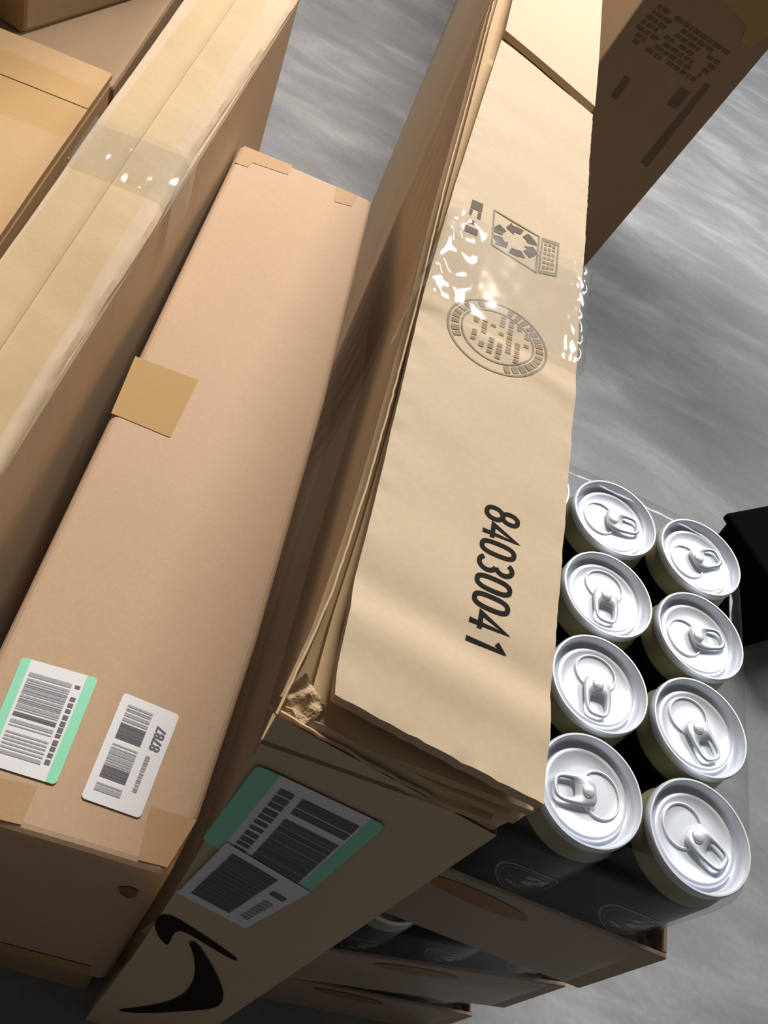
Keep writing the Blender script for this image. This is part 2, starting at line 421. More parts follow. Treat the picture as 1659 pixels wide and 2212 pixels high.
# bruised corner and torn rims
rn = random.Random(3)
sheet('crushed_corner', [px(584, 1520, ZT - .006), px(612, 1492, ZT - .001), px(655, 1462, ZT - .002)], [px(622, 1566, ZT - .010), px(660, 1560, ZT - .003), px(705, 1530, ZT - .008)], 16, 12, .0018, 'card_main_edge', main,
      zf=lambda s, t, p: 0.0045 * noise.noise(p * 130) + .002 * noise.noise(p * 330), smooth=False)
sheet('inner_flap', [p - UPZ * .019 for p in leftT], [p - UPZ * .021 - E1 * .006 for p in rightT], 60, 3, .003, 'card_main_edge', main)
def ragged(name, pts, r, mat, par, n=70, amp=0.6):
    P = resample(pts, n)
    P = [p + Vector((noise.noise(p * 210), noise.noise(p * 210 + Vector((9, 3, 1))), noise.noise(p * 190 + Vector((2, 8, 5))))) * r * amp for p in P]
    return tube(name, P, r, mat, par, seg=5)
ragged('torn_rim', [p - UPZ * .0012 for p in leftT[:6]], 0.0005, 'card_main_edge', main)
ragged('torn_rim', [p - UPZ * .0012 for p in leftT[5:9]], 0.0005, 'card_main_edge', main)
ragged('torn_rim', [px(604, 1538, ZT - 0.003), px(830, 1668, 0.582), px(1066, 1790, 0.567)], 0.0006, 'card_main_edge', main)
# ---- print on the top (draped onto the board)
from mathutils.bvhtree import BVHTree
def bvh_of(o): return BVHTree.FromPolygons([v.co.copy() for v in o.data.vertices], [tuple(p.vertices) for p in o.data.polygons])
top_bvh = bvh_of([c for c in main.children if c.name.startswith('top_flap')][0])
def drape(o, bvh, h=0.00018):
    for v in o.data.vertices:
        hit = bvh.ray_cast(v.co + UPZ * 0.05, -UPZ)
        if hit[0] is not None: v.co.z = hit[0].z + h
    return o
LZ = Vector((0, 0, 0.0022))
ex = -L1; ey = Vector((math.cos(.215), math.sin(.215), 0))
numO = px(1050, 1084, ZT) + LZ
n_end = px(1003, 1390, ZT) + LZ
nx_ = (n_end - numO).normalized(); ny_ = UPZ.cross(nx_)
drape(stencil_number('number_print', '84030041', numO, nx_, ny_, 0.0142, (n_end - numO).length / 7.9, 0.0018, 'ink', main, shear=0.04), top_bvh, 0.00018)
# round certificate stamp
sc = px(1075, 727, ZT) + LZ; sr = (px(1186, 772, ZT) - px(964, 680, ZT)).length / 2 * 0.97
def ringq(c, r0, r1, n=64, a0=0, a1=360, X=ey, Y=L1):
    out = []
    for i in range(n):
        a = math.radians(a0 + (a1 - a0) * i / n); b = math.radians(a0 + (a1 - a0) * (i + 1) / n)
        g = lambda r, an: c + (X * math.cos(an) + Y * math.sin(an)) * r
        out.append([g(r0, a), g(r1, a), g(r1, b), g(r0, b)])
    return out
def arcmarks(c, r0, r1, a0, a1, n, rnd):
    out = []
    for i in range(n):
        a = a0 + (a1 - a0) * i / n; b = a + (a1 - a0) / n * rnd.uniform(.55, .8)
        out += ringq(c, r0, r1, 2, a, b)
    return out
rs = random.Random(5)
q = ringq(sc, sr * 0.955, sr) + ringq(sc, sr * 0.70, sr * 0.735)
q += arcmarks(sc, sr * .77, sr * .92, -75, 85, 15, rs) + arcmarks(sc, sr * .77, sr * .92, 115, 215, 9, rs)
for l in range(7):
    yy = sr * (0.52 - 0.17 * l); half = math.sqrt(max(1e-8, (sr * .66) ** 2 - yy * yy))
    x = -half
    while x < half - sr * .05:
        w = rs.uniform(.06, .20) * sr
        if rs.random() < .82:
            a = sc + L1 * -x * 1 + ey * yy
            q.append([sc + ey * yy - L1 * x, sc + ey * (yy + .10 * sr) - L1 * x, sc + ey * (yy + .10 * sr) - L1 * min(half, x + w), sc + ey * yy - L1 * min(half, x + w)])
        x += w + .045 * sr
drape(quads('round_stamp_print', q, 'ink_soft', main), top_bvh)
# recycling mark in a frame, with two small captions
fr_ = bil([p + LZ for p in (px(1066, 452, ZT), px(1166, 512, ZT), px(1160, 590, ZT), px(1062, 528, ZT))])
def frame(f, s0, s1, t0, t1, w):
    return [[f(s0, t0), f(s1, t0), f(s1, t0 + w), f(s0, t0 + w)], [f(s0, t1 - w), f(s1, t1 - w), f(s1, t1), f(s0, t1)],
            [f(s0, t0), f(s0 + w, t0), f(s0 + w, t1), f(s0, t1)], [f(s1 - w, t0), f(s1, t0), f(s1, t1), f(s1 - w, t1)]]
fr2 = bil([p + LZ for p in (px(1170, 514, ZT), px(1208, 527, ZT), px(1203, 598, ZT), px(1163, 588, ZT))])
drape(quads('mark_frame_print', frame(fr_, 0, 1, 0, 1, 0.035) + frame(fr2, 0, 1, 0, 1, .09) + blocks(fr2, Vector((0, 0, 0)), .18, .85, .12, .9, 6, rs, .6, 3), 'ink_soft', main), top_bvh)
rc = fr_(0.5, 0.5); rr = (fr_(0.5, 0) - fr_(0.5, 1)).length * 0.36
q = []
for k in range(3):
    a0 = 20 + 120 * k
    q += ringq(rc, rr * .62, rr * 1.08, 6, a0, a0 + 42)
    q += ringq(rc, rr * .62, rr * 1.08, 6, a0 + 54, a0 + 84)
    g = lambda r, an: rc + (ey * math.cos(math.radians(an)) + L1 * math.sin(math.radians(an))) * r
    q.append([g(rr * .42, a0 + 84), g(rr * 1.28, a0 + 84), g(rr * .86, a0 + 108)])
drape(quads('recycling_mark_print', q, 'ink_mid', main), top_bvh)
fr3 = bil([p + LZ for p in (px(1020, 432, ZT), px(1044, 442, ZT), px(1031, 510, ZT), px(1003, 498, ZT))])
drape(quads('caption_print', [[fr3(0, 0), fr3(1, 0), fr3(1, .27), fr3(0, .27)], [fr3(.0, .3), fr3(.25, .3), fr3(.25, .48), fr3(0, .48)], [fr3(.7, .3), fr3(1, .3), fr3(1, .5), fr3(.7, .5)],
                        [fr3(0, .62), fr3(.6, .62), fr3(.6, .72), fr3(0, .72)], [fr3(0, .82), fr3(1, .82), fr3(1, 1), fr3(0, 1)]], 'ink_mid', main), top_bvh)
# ---- clear tape over the top
tA = [px(975, 468, ZT), px(1266, 588, ZT)]; tB = [px(908, 640, ZT), px(1246, 800, ZT)]
nT, mT = 60, 36; V, Fc = [], []
for i in range(nT):
    s = -0.22 + 1.34 * i / (nT - 1)
    for j in range(mT):
        t = j / (mT - 1)
        s_ = min(1.0, max(0.0, s)); p = tA[0].lerp(tA[1], s_).lerp(tB[0].lerp(tB[1], s_), t)
        z = 0.0030
        cr = max(0.0, 1 - abs(s_ - 0.03) / 0.24)
        z += cr * (0.0035 + 0.0050 * noise.noise(Vector((s * 7, t * 5, 2)))) + 0.00018 * noise.noise(Vector((s * 9, t * 7, 5)))
        if s > .9: z += 0.0012 * noise.noise(Vector((s * 30, t * 12, 9)))
        p = p + UPZ * z
        if s < 0: p = p - E1 * 0.0022 + UPZ * (s * 0.16) - E1 * (0.0015 * noise.noise(Vector((s * 20, t * 8, 1))))
        if s > 1: p = p + E1 * 0.0026 + UPZ * (-(s - 1) * 0.16)
        V.append(p)
for i in range(nT - 1):
    for j in range(mT - 1):
        Fc.append((i * mT + j, i * mT + j + 1, (i + 1) * mT + j + 1, (i + 1) * mT + j))
mesh('clear_tape', V, Fc, 'tape_clear', main, smooth=True)
# ---- end face print and labels
NE = Vector((E1.y, -E1.x, 0)); NE.z = 0; NE.normalize()       # outward normal of the front end
EP = FLc + NE * 0.0006
def ep(l, k=1): return [pxp(x, y, FLc + NE * 0.0006 * k, NE) for x, y in l]
sw = [(215, 1620), (330, 1608), (450, 1588), (540, 1550), (588, 1492), (602, 1430), (592, 1350), (565, 1288), (612, 1300), (660, 1372), (710, 1460), (738, 1535), (728, 1588), (690, 1612), (600, 1622), (400, 1634), (300, 1632)]
ah = [(405, 1205), (420, 1175), (450, 1164), (500, 1174), (560, 1213), (650, 1268), (740, 1330), (815, 1386), (770, 1376), (680, 1322), (590, 1268), (545, 1244), (512, 1242), (492, 1262), (482, 1290), (468, 1312), (440, 1290), (415, 1248)]
def chaikin(l, k=2):
    for _ in range(k):
        o_ = []
        for i in range(len(l)):
            (ax, ay), (bx, by) = l[i], l[(i + 1) % len(l)]
            o_ += [(ax * .75 + bx * .25, ay * .75 + by * .25), (ax * .25 + bx * .75, ay * .25 + by * .75)]
        l = o_
    return l
cv = lambda l: [(150 + x / 2.212, 1450 + y / 2.212) for x, y in chaikin(l)]
def ngon(name, pts, mat, par):
    from mathutils.geometry import tessellate_polygon
    pts = [Vector(p) for p in pts]
    # flat local frame so that concave outlines tessellate cleanly
    nrm = Vector((0, 0, 0))
    for k in range(len(pts)): nrm += (pts[k] - pts[0]).cross(pts[(k + 1) % len(pts)] - pts[0])
    nrm.normalize(); X_ = (pts[1] - pts[0]).normalized(); Y_ = nrm.cross(X_)
    flat = [Vector(((p - pts[0]).dot(X_) * 1000, (p - pts[0]).dot(Y_) * 1000, 0)) for p in pts]
    tri = [tuple(t) for t in tessellate_polygon([flat])]
    me = bpy.data.meshes.new(name); me.from_pydata([tuple(p) for p in pts], [], tri); me.update()
    return link(name, me, mat, par)
ngon('arrow_logo_print', ep(cv(sw)), 'ink', main)
ngon('arrow_logo_print', ep(cv(ah)), 'ink', main)
rl = random.Random(11)
def sticker(name, par, f, lift, kind):
    root = ngon(name, rounded(f, lift, 0.07, kind.get('asp', 1.6), corners=kind.get('corners', (1, 1, 1, 1))), 'white', par)
    l2 = lift * 1.6; l3 = lift * 2.0
    for (a, b, cs) in kind.get('mint', ()):
        ngon('mint_band', rounded(f, l2, 0.06, kind.get('asp', 1.6), a, b, 0, 1, cs), 'mint', root)
    for (a, b, c, d, n, dn) in kind['bars']: quads('barcode', bars(f, l3, a, b, c, d, n, rl, dn), 'bar' if dn > .7 else 'bar_light', root)
    for (a, b, c, d, n, mat, ln) in kind['txt']: quads('small_print', blocks(f, l3, a, b, c, d, n, rl, .75, ln), mat, root)
    return root
gq = ep([(556, 1650), (835, 1782), (658, 1936), (436, 1812)])
sticker('shipping_label', main, bil(gq), NE * 0.0002, dict(asp=1.4, mint=((0, .17, (1, 0, 0, 1)), (.885, 1, (0, 1, 1, 0))),
        bars=((.40, .86, .10, .27, 4, .72), (.40, .86, .34, .93, 20, .78)), txt=((.23, .34, .10, .93, 11, 'bar', 1),)))
wq = ep([(490, 1818), (672, 1926), (530, 2004), (383, 1927)], 1.8)
sticker('white_label', main, bil(wq), NE * 0.0003, dict(asp=1.8, corners=(0, 0, 0, 0),
        bars=((.12, .66, .08, .88, 20, .8),), txt=((.74, .92, .14, .34, 2, 'bar', 1), (.78, .9, .42, .85, 8, 'bar_soft', 1))))

# ================================================================== SECOND CARTON (two labels)
Z2 = 0.366; B2 = 0.0825
box2 = thing('labelled_carton', 'pinkish kraft carton with a mint green barcode label and a white label on top', 'carton')
p2 = zp([(362, 1899), (806, 432), (520, 308), (30, 1330)], Z2)
A2, C2, D2, E2 = p2
d2 = (D2 - E2).normalized(); f2 = (px(0, 1792, Z2) - A2).normalized()
w2 = (C2 - D2).length
# near left corner: where the left edge line meets the front edge line
den = d2.x * f2.y - d2.y * f2.x; tt = ((A2 - E2).x * f2.y - (A2 - E2).y * f2.x) / den
G2 = E2 + d2 * tt
top2 = [G2, A2, C2, D2]
side2 = [A2] + zp([(432, 1760), (558, 1380), (702, 870)], Z2) + [C2]
V, Fc = [], []; n2_ = len(side2)
for k, p in enumerate(side2):
    t = (p - A2).length / (C2 - A2).length; l_ = G2.lerp(D2, t)
    V += [Vector((l_.x, l_.y, B2)), Vector((p.x, p.y, B2)), p, l_]
for k in range(n2_ - 1):
    for m_ in range(4): Fc.append((k * 4 + m_, k * 4 + (m_ + 1) % 4, (k + 1) * 4 + (m_ + 1) % 4, (k + 1) * 4 + m_))
Fc += [(0, 1, 2, 3), tuple((n2_ - 1) * 4 + m_ for m_ in range(4))]
bevel(mesh('carton_body', V, Fc, 'card_pink', box2), 0.006, 4)
def on2(name, l, mat, par=box2, h=0.0004): return ngon(name, [p + UPZ * h for p in zp(l, Z2)], mat, par)
on2('paper_tape', [(292, 770), (428, 822), (368, 946), (240, 893)], 'paper_tape')
on2('paper_tape', [(528, 316), (632, 358), (622, 378), (545, 352), (535, 362), (508, 352)], 'tape_subtle')
on2('paper_tape', [(727, 404), (772, 423), (760, 446), (722, 436)], 'tape_subtle')
on2('paper_tape', [(-60, 1668), (82, 1698), (46, 1782), (-60, 1756)], 'tape_subtle', h=.0003)
on2('paper_tape', [(325, 1742), (425, 1772), (362, 1874), (299, 1858)], 'tape_subtle', h=.0003)
ql = [p + UPZ * 0.0006 for p in zp([(48, 1420), (212, 1467), (120, 1697), (-45, 1646)], Z2)]
sticker('barcode_label', box2, bil(ql), UPZ * 0.0002, dict(asp=1.5, mint=((0, .12, (1, 0, 0, 1)), (.86, 1, (0, 1, 1, 0))),
        bars=((.16, .72, .12, .16, 1, .6), (.16, .72, .18, .48, 12, .68), (.16, .72, .50, .54, 2, .8), (.16, .72, .57, .63, 2, .6), (.16, .72, .68, .88, 6, .68)), txt=((.76, .83, .12, .88, 13, 'bar', 1),)))
qw = [p + UPZ * 0.0006 for p in zp([(268, 1497), (388, 1546), (302, 1769), (174, 1724)], Z2)]
fw = bil(qw)
wl = sticker('white_label', box2, fw, UPZ * 0.0002, dict(asp=1.9, bars=((.14, .58, .09, .25, 5, .6), (.14, .58, .27, .42, 5, .88), (.14, .58, .47, .66, 6, .6), (.14, .58, .67, .78, 4, .9), (.14, .58, .83, .90, 2, .6)),
        txt=((.72, .80, .47, .85, 14, 'bar_soft', 1),)))
rd = (fw(.7, .2) - fw(.7, .42)); 
text_mesh('bold_print', '8787', fw(.90, .41) + UPZ * .0005, rd.normalized(), -(fw(.9, .3) - fw(.7, .3)).normalized(), 0.0058, 'bar', wl, width=0.0135, bold=.02)
# front face of the second carton: scuffs and a dark slot
nf = Vector((f2.y, -f2.x, 0)); nf = nf if nf.y < 0 else -nf
on_f = lambda l: [pxp(x, y, A2 + nf * .0006, nf) for x, y in l]
ngon('scuff_mark', on_f([(255, 1917), (280, 1916), (298, 1924), (292, 1938), (276, 1941), (260, 1932)]), 'ink_brown', box2)
ngon('paper_tape', on_f([(-40, 2025), (196, 2088), (190, 2106), (-44, 2042)]), 'paper_tape', box2)

# low flat carton under it
low = thing('flat_carton', 'low flat dark brown carton lying on the floor under the labelled carton', 'carton')
o_ = -nf * 0.004
b3 = [Vector((p.x, p.y, 0)) for p in top2]; t3 = [Vector((p.x, p.y, B2 - 0.0005)) for p in top2]
for q_ in (b3, t3):
    q_[0] += o_; q_[1] += o_ + f2 * 0.008
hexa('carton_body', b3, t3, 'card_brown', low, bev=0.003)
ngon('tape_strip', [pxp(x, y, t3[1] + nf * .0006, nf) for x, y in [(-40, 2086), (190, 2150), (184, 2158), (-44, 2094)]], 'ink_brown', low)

# ================================================================== LONG TAPED CARTON (left)
Z3 = 0.446
box3 = thing('taped_carton', 'long yellowish kraft carton with a center seam and clear tape across its top', 'carton')
R3 = zp([(654, -20), (420, 330), (332, 490), (150, 760), (0, 1010)], Z3)
L3 = zp([(397, 0), (100, 420), (0, 560)], Z3)
dr3 = (R3[0] - R3[4]).normalized(); dl3 = (L3[0] - L3[1]).normalized()
nearR = R3[4] - dr3 * 0.22; nearL = L3[2] - dl3 * 0.30
ac3 = Vector((dr3.y, -dr3.x, 0))
farR = R3[0]; farL = L3[0] + dl3 * (farR - L3[0] - ac3 * ((farR - L3[0]).dot(ac3))).length * 0.985
# square the ends
nearL = nearL + dl3 * ((nearR - nearL).dot(dr3))
top3 = [nearL, nearR, farR, farL]
bot3 = [Vector((p.x, p.y, 0)) for p in top3]
hexa('carton_body', bot3, [p - UPZ * 0.005 for p in top3], 'card_yellow', box3, bev=0.004)
def half(a, b, t): return a.lerp(b, t)
seamN, seamF = px(40, 696, Z3), px(497, 18, Z3)
sdir = (seamF - seamN).normalized()
seamN = seamN + sdir * ((nearR - seamN).dot(sdir)); seamF = seamF + sdir * ((farR - seamF).dot(sdir))
def z3f(s, t, p): return 0.0016 * noise.noise(p * 10) + 0.0006 * noise.noise(p * 45)
sheet('top_flap', [nearL, farL], [seamN, seamF], 90, 10, 0.005, 'card_yellow', box3, zf=lambda s, t, p: z3f(s, t, p) + (.0012 if t > .93 else 0))
edgeR = [nearR] + [R3[4], R3[3], R3[2], R3[1], R3[0]]
def z3r(s, t, p):
    z = z3f(s, t, p)
    if t > .9: z += -0.0045 * (t - .9) / .1 + 0.0022 * noise.noise(p * 55)
    return z
sheet('top_flap', [seamN, seamF], edgeR, 110, 14, 0.005, 'card_yellow', box3, zf=z3r)
tl = [p + UPZ * .0025 for p in (seamN - ac3 * .026, seamF - ac3 * .026)]; tr = [p + UPZ * .0025 for p in (seamN + ac3 * .024, seamF + ac3 * .024)]
sheet('packing_tape', tl, tr, 90, 6, 0.0002, 'tape_amber', box3, zf=z3f)
ca = [p + UPZ * .0035 for p in zp([(205, 262), (420, 340)], Z3)]; cb = [p + UPZ * .0035 for p in zp([(145, 352), (362, 442)], Z3)]
V, Fc = [], []
nT, mT = 50, 24
for i in range(nT):
    s = i / (nT - 1) * 1.22 - .04
    for j in range(mT):
        t = j / (mT - 1); sc_ = min(1, max(0, s)); p = ca[0].lerp(ca[1], sc_).lerp(cb[0].lerp(cb[1], sc_), t)
        p = p + UPZ * (0.0008 * noise.noise(Vector((s * 6, t * 3, 4))) + 0.0005 * noise.noise(Vector((s * 13, t * 7, 7))) + z3f(0, 0, p))
        if s > 1: p = p + ac3 * .003 - UPZ * ((s - 1) * .28)
        V.append(p)
for i in range(nT - 1):
    for j in range(mT - 1): Fc.append((i * mT + j, i * mT + j + 1, (i + 1) * mT + j + 1, (i + 1) * mT + j))
mesh('clear_tape', V, Fc, 'tape_clear', box3, smooth=True)
P3 = R3[1] + ac3 * .001
ngon('tape_tab', [pxp(x, y, P3, ac3) for x, y in [(452, 348), (486, 328), (494, 348), (470, 396), (446, 424), (442, 400)]], 'paper_tape', box3)

# ================================================================== CARTONS AT THE FAR LEFT
Z4 = 0.426
box4 = thing('wide_carton', 'orange tan kraft carton cut by the left edge of the photo, beyond the dark gap', 'carton')
gN, gF = px(0, 508, Z4), px(243, 160, Z4)
d4 = (gF - gN).normalized(); a4 = Vector((-d4.y, d4.x, 0))           # to the left
near4 = gN - d4 * 0.16
top4 = [near4 + a4 * 0.34, near4, gF, gF + a4 * 0.34]
hexa('carton_body', [Vector((p.x, p.y, 0)) for p in top4], [p - UPZ * .0045 for p in top4], 'card_orange', box4, bev=0.004)
s4 = px(165, 226, Z4); k4 = (s4 - near4).dot(d4)
wv = lambda s, t, p: 0.0014 * noise.noise(p * 9)
sheet('top_flap', [near4 + a4 * .34, near4 + a4 * .34 + d4 * k4], [near4, near4 + d4 * k4], 60, 24, .0045, 'card_orange', box4, zf=wv)
sheet('top_flap', [near4 + a4 * .34 + d4 * (k4 + .0001), gF + a4 * .34], [near4 + d4 * (k4 + .0001), gF], 12, 24, .0045, 'card_orange', box4, zf=lambda s, t, p: wv(s, t, p) + .0006)
tA4 = [near4 + d4 * (k4 - .045) + UPZ * .0018, near4 + d4 * (k4 - .045) + a4 * .34 + UPZ * .0018]; tB4 = [near4 + d4 * (k4 + .03) + UPZ * .0022, near4 + d4 * (k4 + .03) + a4 * .34 + UPZ * .0022]
sheet('packing_tape', tA4, tB4, 24, 8, .0002, 'tape_amber', box4, zf=wv)
Z6 = 0.412
box6 = thing('shade_toned_carton', 'carton browned for shade, behind the orange tan one, carrying a smaller carton', 'carton')
n6 = gF + d4 * 0.006; n6.z = Z6
top6 = [n6 + a4 * .36, n6, n6 + d4 * .50, n6 + d4 * .50 + a4 * .36]
hexa('carton_body', [Vector((p.x, p.y, 0)) for p in top6], top6, 'card_brown', box6, bev=0.004)  # darker board colour stands in for the upper carton's shade
box5 = thing('upper_carton', 'small dark carton stacked on the shade toned one at the top left corner of the photo', 'carton')
c5 = px(50, 76, Z6); r5 = (px(290, 0, Z6) - c5).normalized(); l5 = Vector((-r5.y, r5.x, 0))
top5 = [c5 + l5 * .24, c5, c5 + r5 * .26, c5 + r5 * .26 + l5 * .24]
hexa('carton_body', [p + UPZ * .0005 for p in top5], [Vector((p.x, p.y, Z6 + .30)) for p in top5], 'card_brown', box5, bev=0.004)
ngon('paper_tape', [c5 - l5.cross(UPZ) * 0 + q_ for q_ in (l5 * .0 - r5 * .0006 + UPZ * .002, l5 * .03 - r5 * .0006 + UPZ * .002, l5 * .03 - r5 * .0006 + UPZ * .29, -r5 * .0006 + UPZ * .29)], 'paper_tape', box5)

# ================================================================== PRINTED CARTON (upper right)
boxR = thing('printed_carton', 'dark brown carton with faded print standing on the floor behind the long carton', 'carton')
dv = Vector((0.1182, 0.0477, 0.9918)); dh = Vector((0.9195, 0.3715, -0.1281))
dh = (dh - dv * dh.dot(dv)).normalized(); nR = dh.cross(dv).normalized(); nR = nR if nR.y < 0 else -nR
cR = px(1238, 608, 0.0)
bR = [cR - dh * .20, cR, cR - nR * .28, cR - dh * .20 - nR * .28]
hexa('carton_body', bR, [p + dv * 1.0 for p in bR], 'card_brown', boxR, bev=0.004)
rp = lambda l, k=1: [pxp(x, y, cR + nR * .0008 * k, nR) for x, y in l]
fR = bil(rp([(1425, 10), (1585, 118), (1500, 185), (1345, 85)]))
rr_ = random.Random(21)
q = []
for l in range(7):
    t0 = l / 7
    s = 0.0
    while s < .97:
        w = rr_.uniform(.03, .10)
        if rr_.random() < .75: q.append([fR(s, t0), fR(min(1, s + w), t0), fR(min(1, s + w), t0 + .085), fR(s, t0 + .085)])
        s += w + .022
quads('faded_print', q, 'ink_brown', boxR)
for l in ([(1524, 180), (1534, 186), (1398, 362), (1384, 350)], [(1470, 190), (1490, 200), (1462, 236), (1440, 226)], [(1350, 165), (1362, 172), (1332, 216), (1318, 208)]):
    ngon('faded_print', rp(l), 'ink_brown', boxR)
ngon('paper_tape', rp([(1545, -10), (1602, 40), (1612, 60), (1600, 90), (1622, 104), (1680, 60), (1700, -60), (1560, -60)]), 'paper_tape', boxR)

# ================================================================== CAN PACKS
S = 0.0575
P0 = Vector((0.1453, 0.2241, 0)); AY = 0.16155
def lathe(name, prof, seg, mat, parent=None, close=False):
    V, Fc = [], []
    for r, z in prof:
        for k in range(seg):
            a = 2 * math.pi * k / seg; V.append((r * math.cos(a), r * math.sin(a), z))
    for i in range(len(prof) - 1):
        for k in range(seg):
            Fc.append((i * seg + k, i * seg + (k + 1) % seg, (i + 1) * seg + (k + 1) % seg, (i + 1) * seg + k))
    if close: Fc.append(tuple(range(seg))); 
    Fc.append(tuple((len(prof) - 1) * seg + k for k in range(seg))) if close else None
    me = bpy.data.meshes.new(name); me.from_pydata(V, [], Fc); me.update()
    me.materials.append(M[mat])
    bm = bmesh.new(); bm.from_mesh(me); bmesh.ops.recalc_face_normals(bm, faces=bm.faces); bm.to_mesh(me); bm.free()
    for p in me.polygons: p.use_smooth = True
    me.set_sharp_from_angle(angle=math.radians(50))
    return me
me_body = lathe('can_body', [(0.0001, .006), (.017, .005), (.0205, .0005), (.0225, 0), (.0265, .005), (.0284, .011), (.0284, .1375), (.0280, .1405)], 40, 'can_black')
me_sh = lathe('can_shoulder', [(.0280, .1405), (.0276, .1425), (.0266, .1475), (.0263, .1500), (.0263, .1518)], 40, 'gold')
me_lid = lathe('can_lid', [(.0262, .1512), (.0270, .1516), (.0273, .1530), (.0272, .1553), (.0267, .1562), (.0259, .1562), (.0253, .1552), (.0245, .1512), (.0234, .1490), (.0226, .1487), (.0220, .1495),
                           (.0216, .1512), (.0209, .1518), (.0192, .1516), (.0186, .1511), (.0120, .1510), (.0001, .1512)], 56, 'alu')
# pull tab with finger hole, rivet and the raised bead around the mouth
def tab_mesh():
    bm = bmesh.new(); n = 28; z0, z1 = .1524, .1537
    outer, inner = [], []
    for k in range(n):
        a = 2 * math.pi * k / n; c, s = math.cos(a), math.sin(a)
        sx = abs(c) ** .6 * (1 if c > 0 else -1); sy = abs(s) ** .6 * (1 if s > 0 else -1)
        outer.append((0.0065 + .0112 * sx, .0074 * sy * (1 - .10 * sx)))
        inner.append((0.0108 + .0045 * sx, .0044 * sy))
    def ringv(l, z): return [bm.verts.new((x, y, z)) for x, y in l]
    oT, oB, iT, iB = ringv(outer, z1), ringv(outer, z0), ringv(inner, z1), ringv(inner, z0)
    for k in range(n):
        j = (k + 1) % n
        bm.faces.new((oT[k], oT[j], iT[j], iT[k])); bm.faces.new((oB[j], oB[k], iB[k], iB[j]))
        bm.faces.new((oB[k], oB[j], oT[j], oT[k])); bm.faces.new((iT[k], iT[j], iB[j], iB[k]))
    bmesh.ops.recalc_face_normals(bm, faces=bm.faces)
    bmesh.ops.bevel(bm, geom=[e for e in bm.edges if e.calc_face_angle(0) > 1.0], offset=.00045, segments=2, affect='EDGES')
    me = bpy.data.meshes.new('pull_tab'); bm.to_mesh(me); bm.free(); me.materials.append(M['alu'])
    for p in me.polygons: p.use_smooth = True
    return me
me_tab = tab_mesh()
me_rivet = lathe('rivet', [(.0032, .1534), (.0031, .1543), (.0022, .1549), (.0001, .1550)], 16, 'alu')
def bead_mesh():
    pts = []
    for k in range(40):
        a = math.radians(35 + 290 * k / 39); pts.append(Vector((-.0075 - .0100 * math.cos(a) * -1 * 1.0, .0112 * math.sin(a), .1513)))
    o = tube('mouth_bead', pts, .0007, 'alu'); me = o.data; bpy.data.objects.remove(o); return me
me_bead = bead_mesh()
def emblem_mesh():
    V, Fc = [], []; R = .02855
    def P(a, z): return (R * math.sin(a), -R * math.cos(a), z)
    def ring(r0, r1, n=40):
        for k in range(n):
            b = len(V)
            for r, t in ((r0, k), (r1, k), (r1, k + 1), (r0, k + 1)):
                an = 2 * math.pi * t / n; V.append(P(r * math.cos(an) / R, .100 + r * math.sin(an)))
            Fc.append((b, b + 1, b + 2, b + 3))
    ring(.0148, .0160); ring(.0128, .0132)
    rn = random.Random(2)
    for k in range(10):
        b = len(V); x = rn.uniform(-.008, .006); z = .100 + rn.uniform(-.008, .007); w = rn.uniform(.002, .006); h = rn.uniform(.0015, .004)
        for dx, dz in ((0, 0), (w, 0), (w, h), (0, h)): V.append(P((x + dx) / R, z + dz))
        Fc.append((b, b + 1, b + 2, b + 3))
    me = bpy.data.meshes.new('round_emblem'); me.from_pydata(V, [], Fc); me.update(); me.materials.append(M['emblem']); return me
me_emb = emblem_mesh()
GRP = 'black drink cans packed in trays'
def add_can(pos, yaw, taba, label, group=None, full=True):
    t = thing('drink_can', label, 'can', group); t.location = pos; t.rotation_euler.z = yaw
    parts = [('can_body', me_body), ('can_shoulder', me_sh), ('can_lid', me_lid), ('round_emblem', me_emb)]
    for n_, me in parts:
        o = bpy.data.objects.new(n_, me); COL.objects.link(o); o.parent = t
    if full:
        lid = t.children[2]
        for n_, me in (('pull_tab', me_tab), ('rivet', me_rivet), ('mouth_bead', me_bead)):
            o = bpy.data.objects.new(n_, me); COL.objects.link(o); o.parent = lid; o.rotation_euler.z = taba - yaw
    return t
tabs = {(0, 3): (1388, 1133), (1, 3): (1556, 1196), (0, 2): (1318, 1335), (1, 2): (1564, 1374), (0, 1): (1300, 1530), (1, 1): (1548, 1628), (0, 0): (1212, 1690), (1, 0): (1558, 1845)}
ordn = {3: 'farthest', 2: 'second farthest', 1: 'second nearest', 0: 'nearest'}
def rot(v, a): return Vector((v.x * math.cos(a) - v.y * math.sin(a), v.x * math.sin(a) + v.y * math.cos(a), v.z))
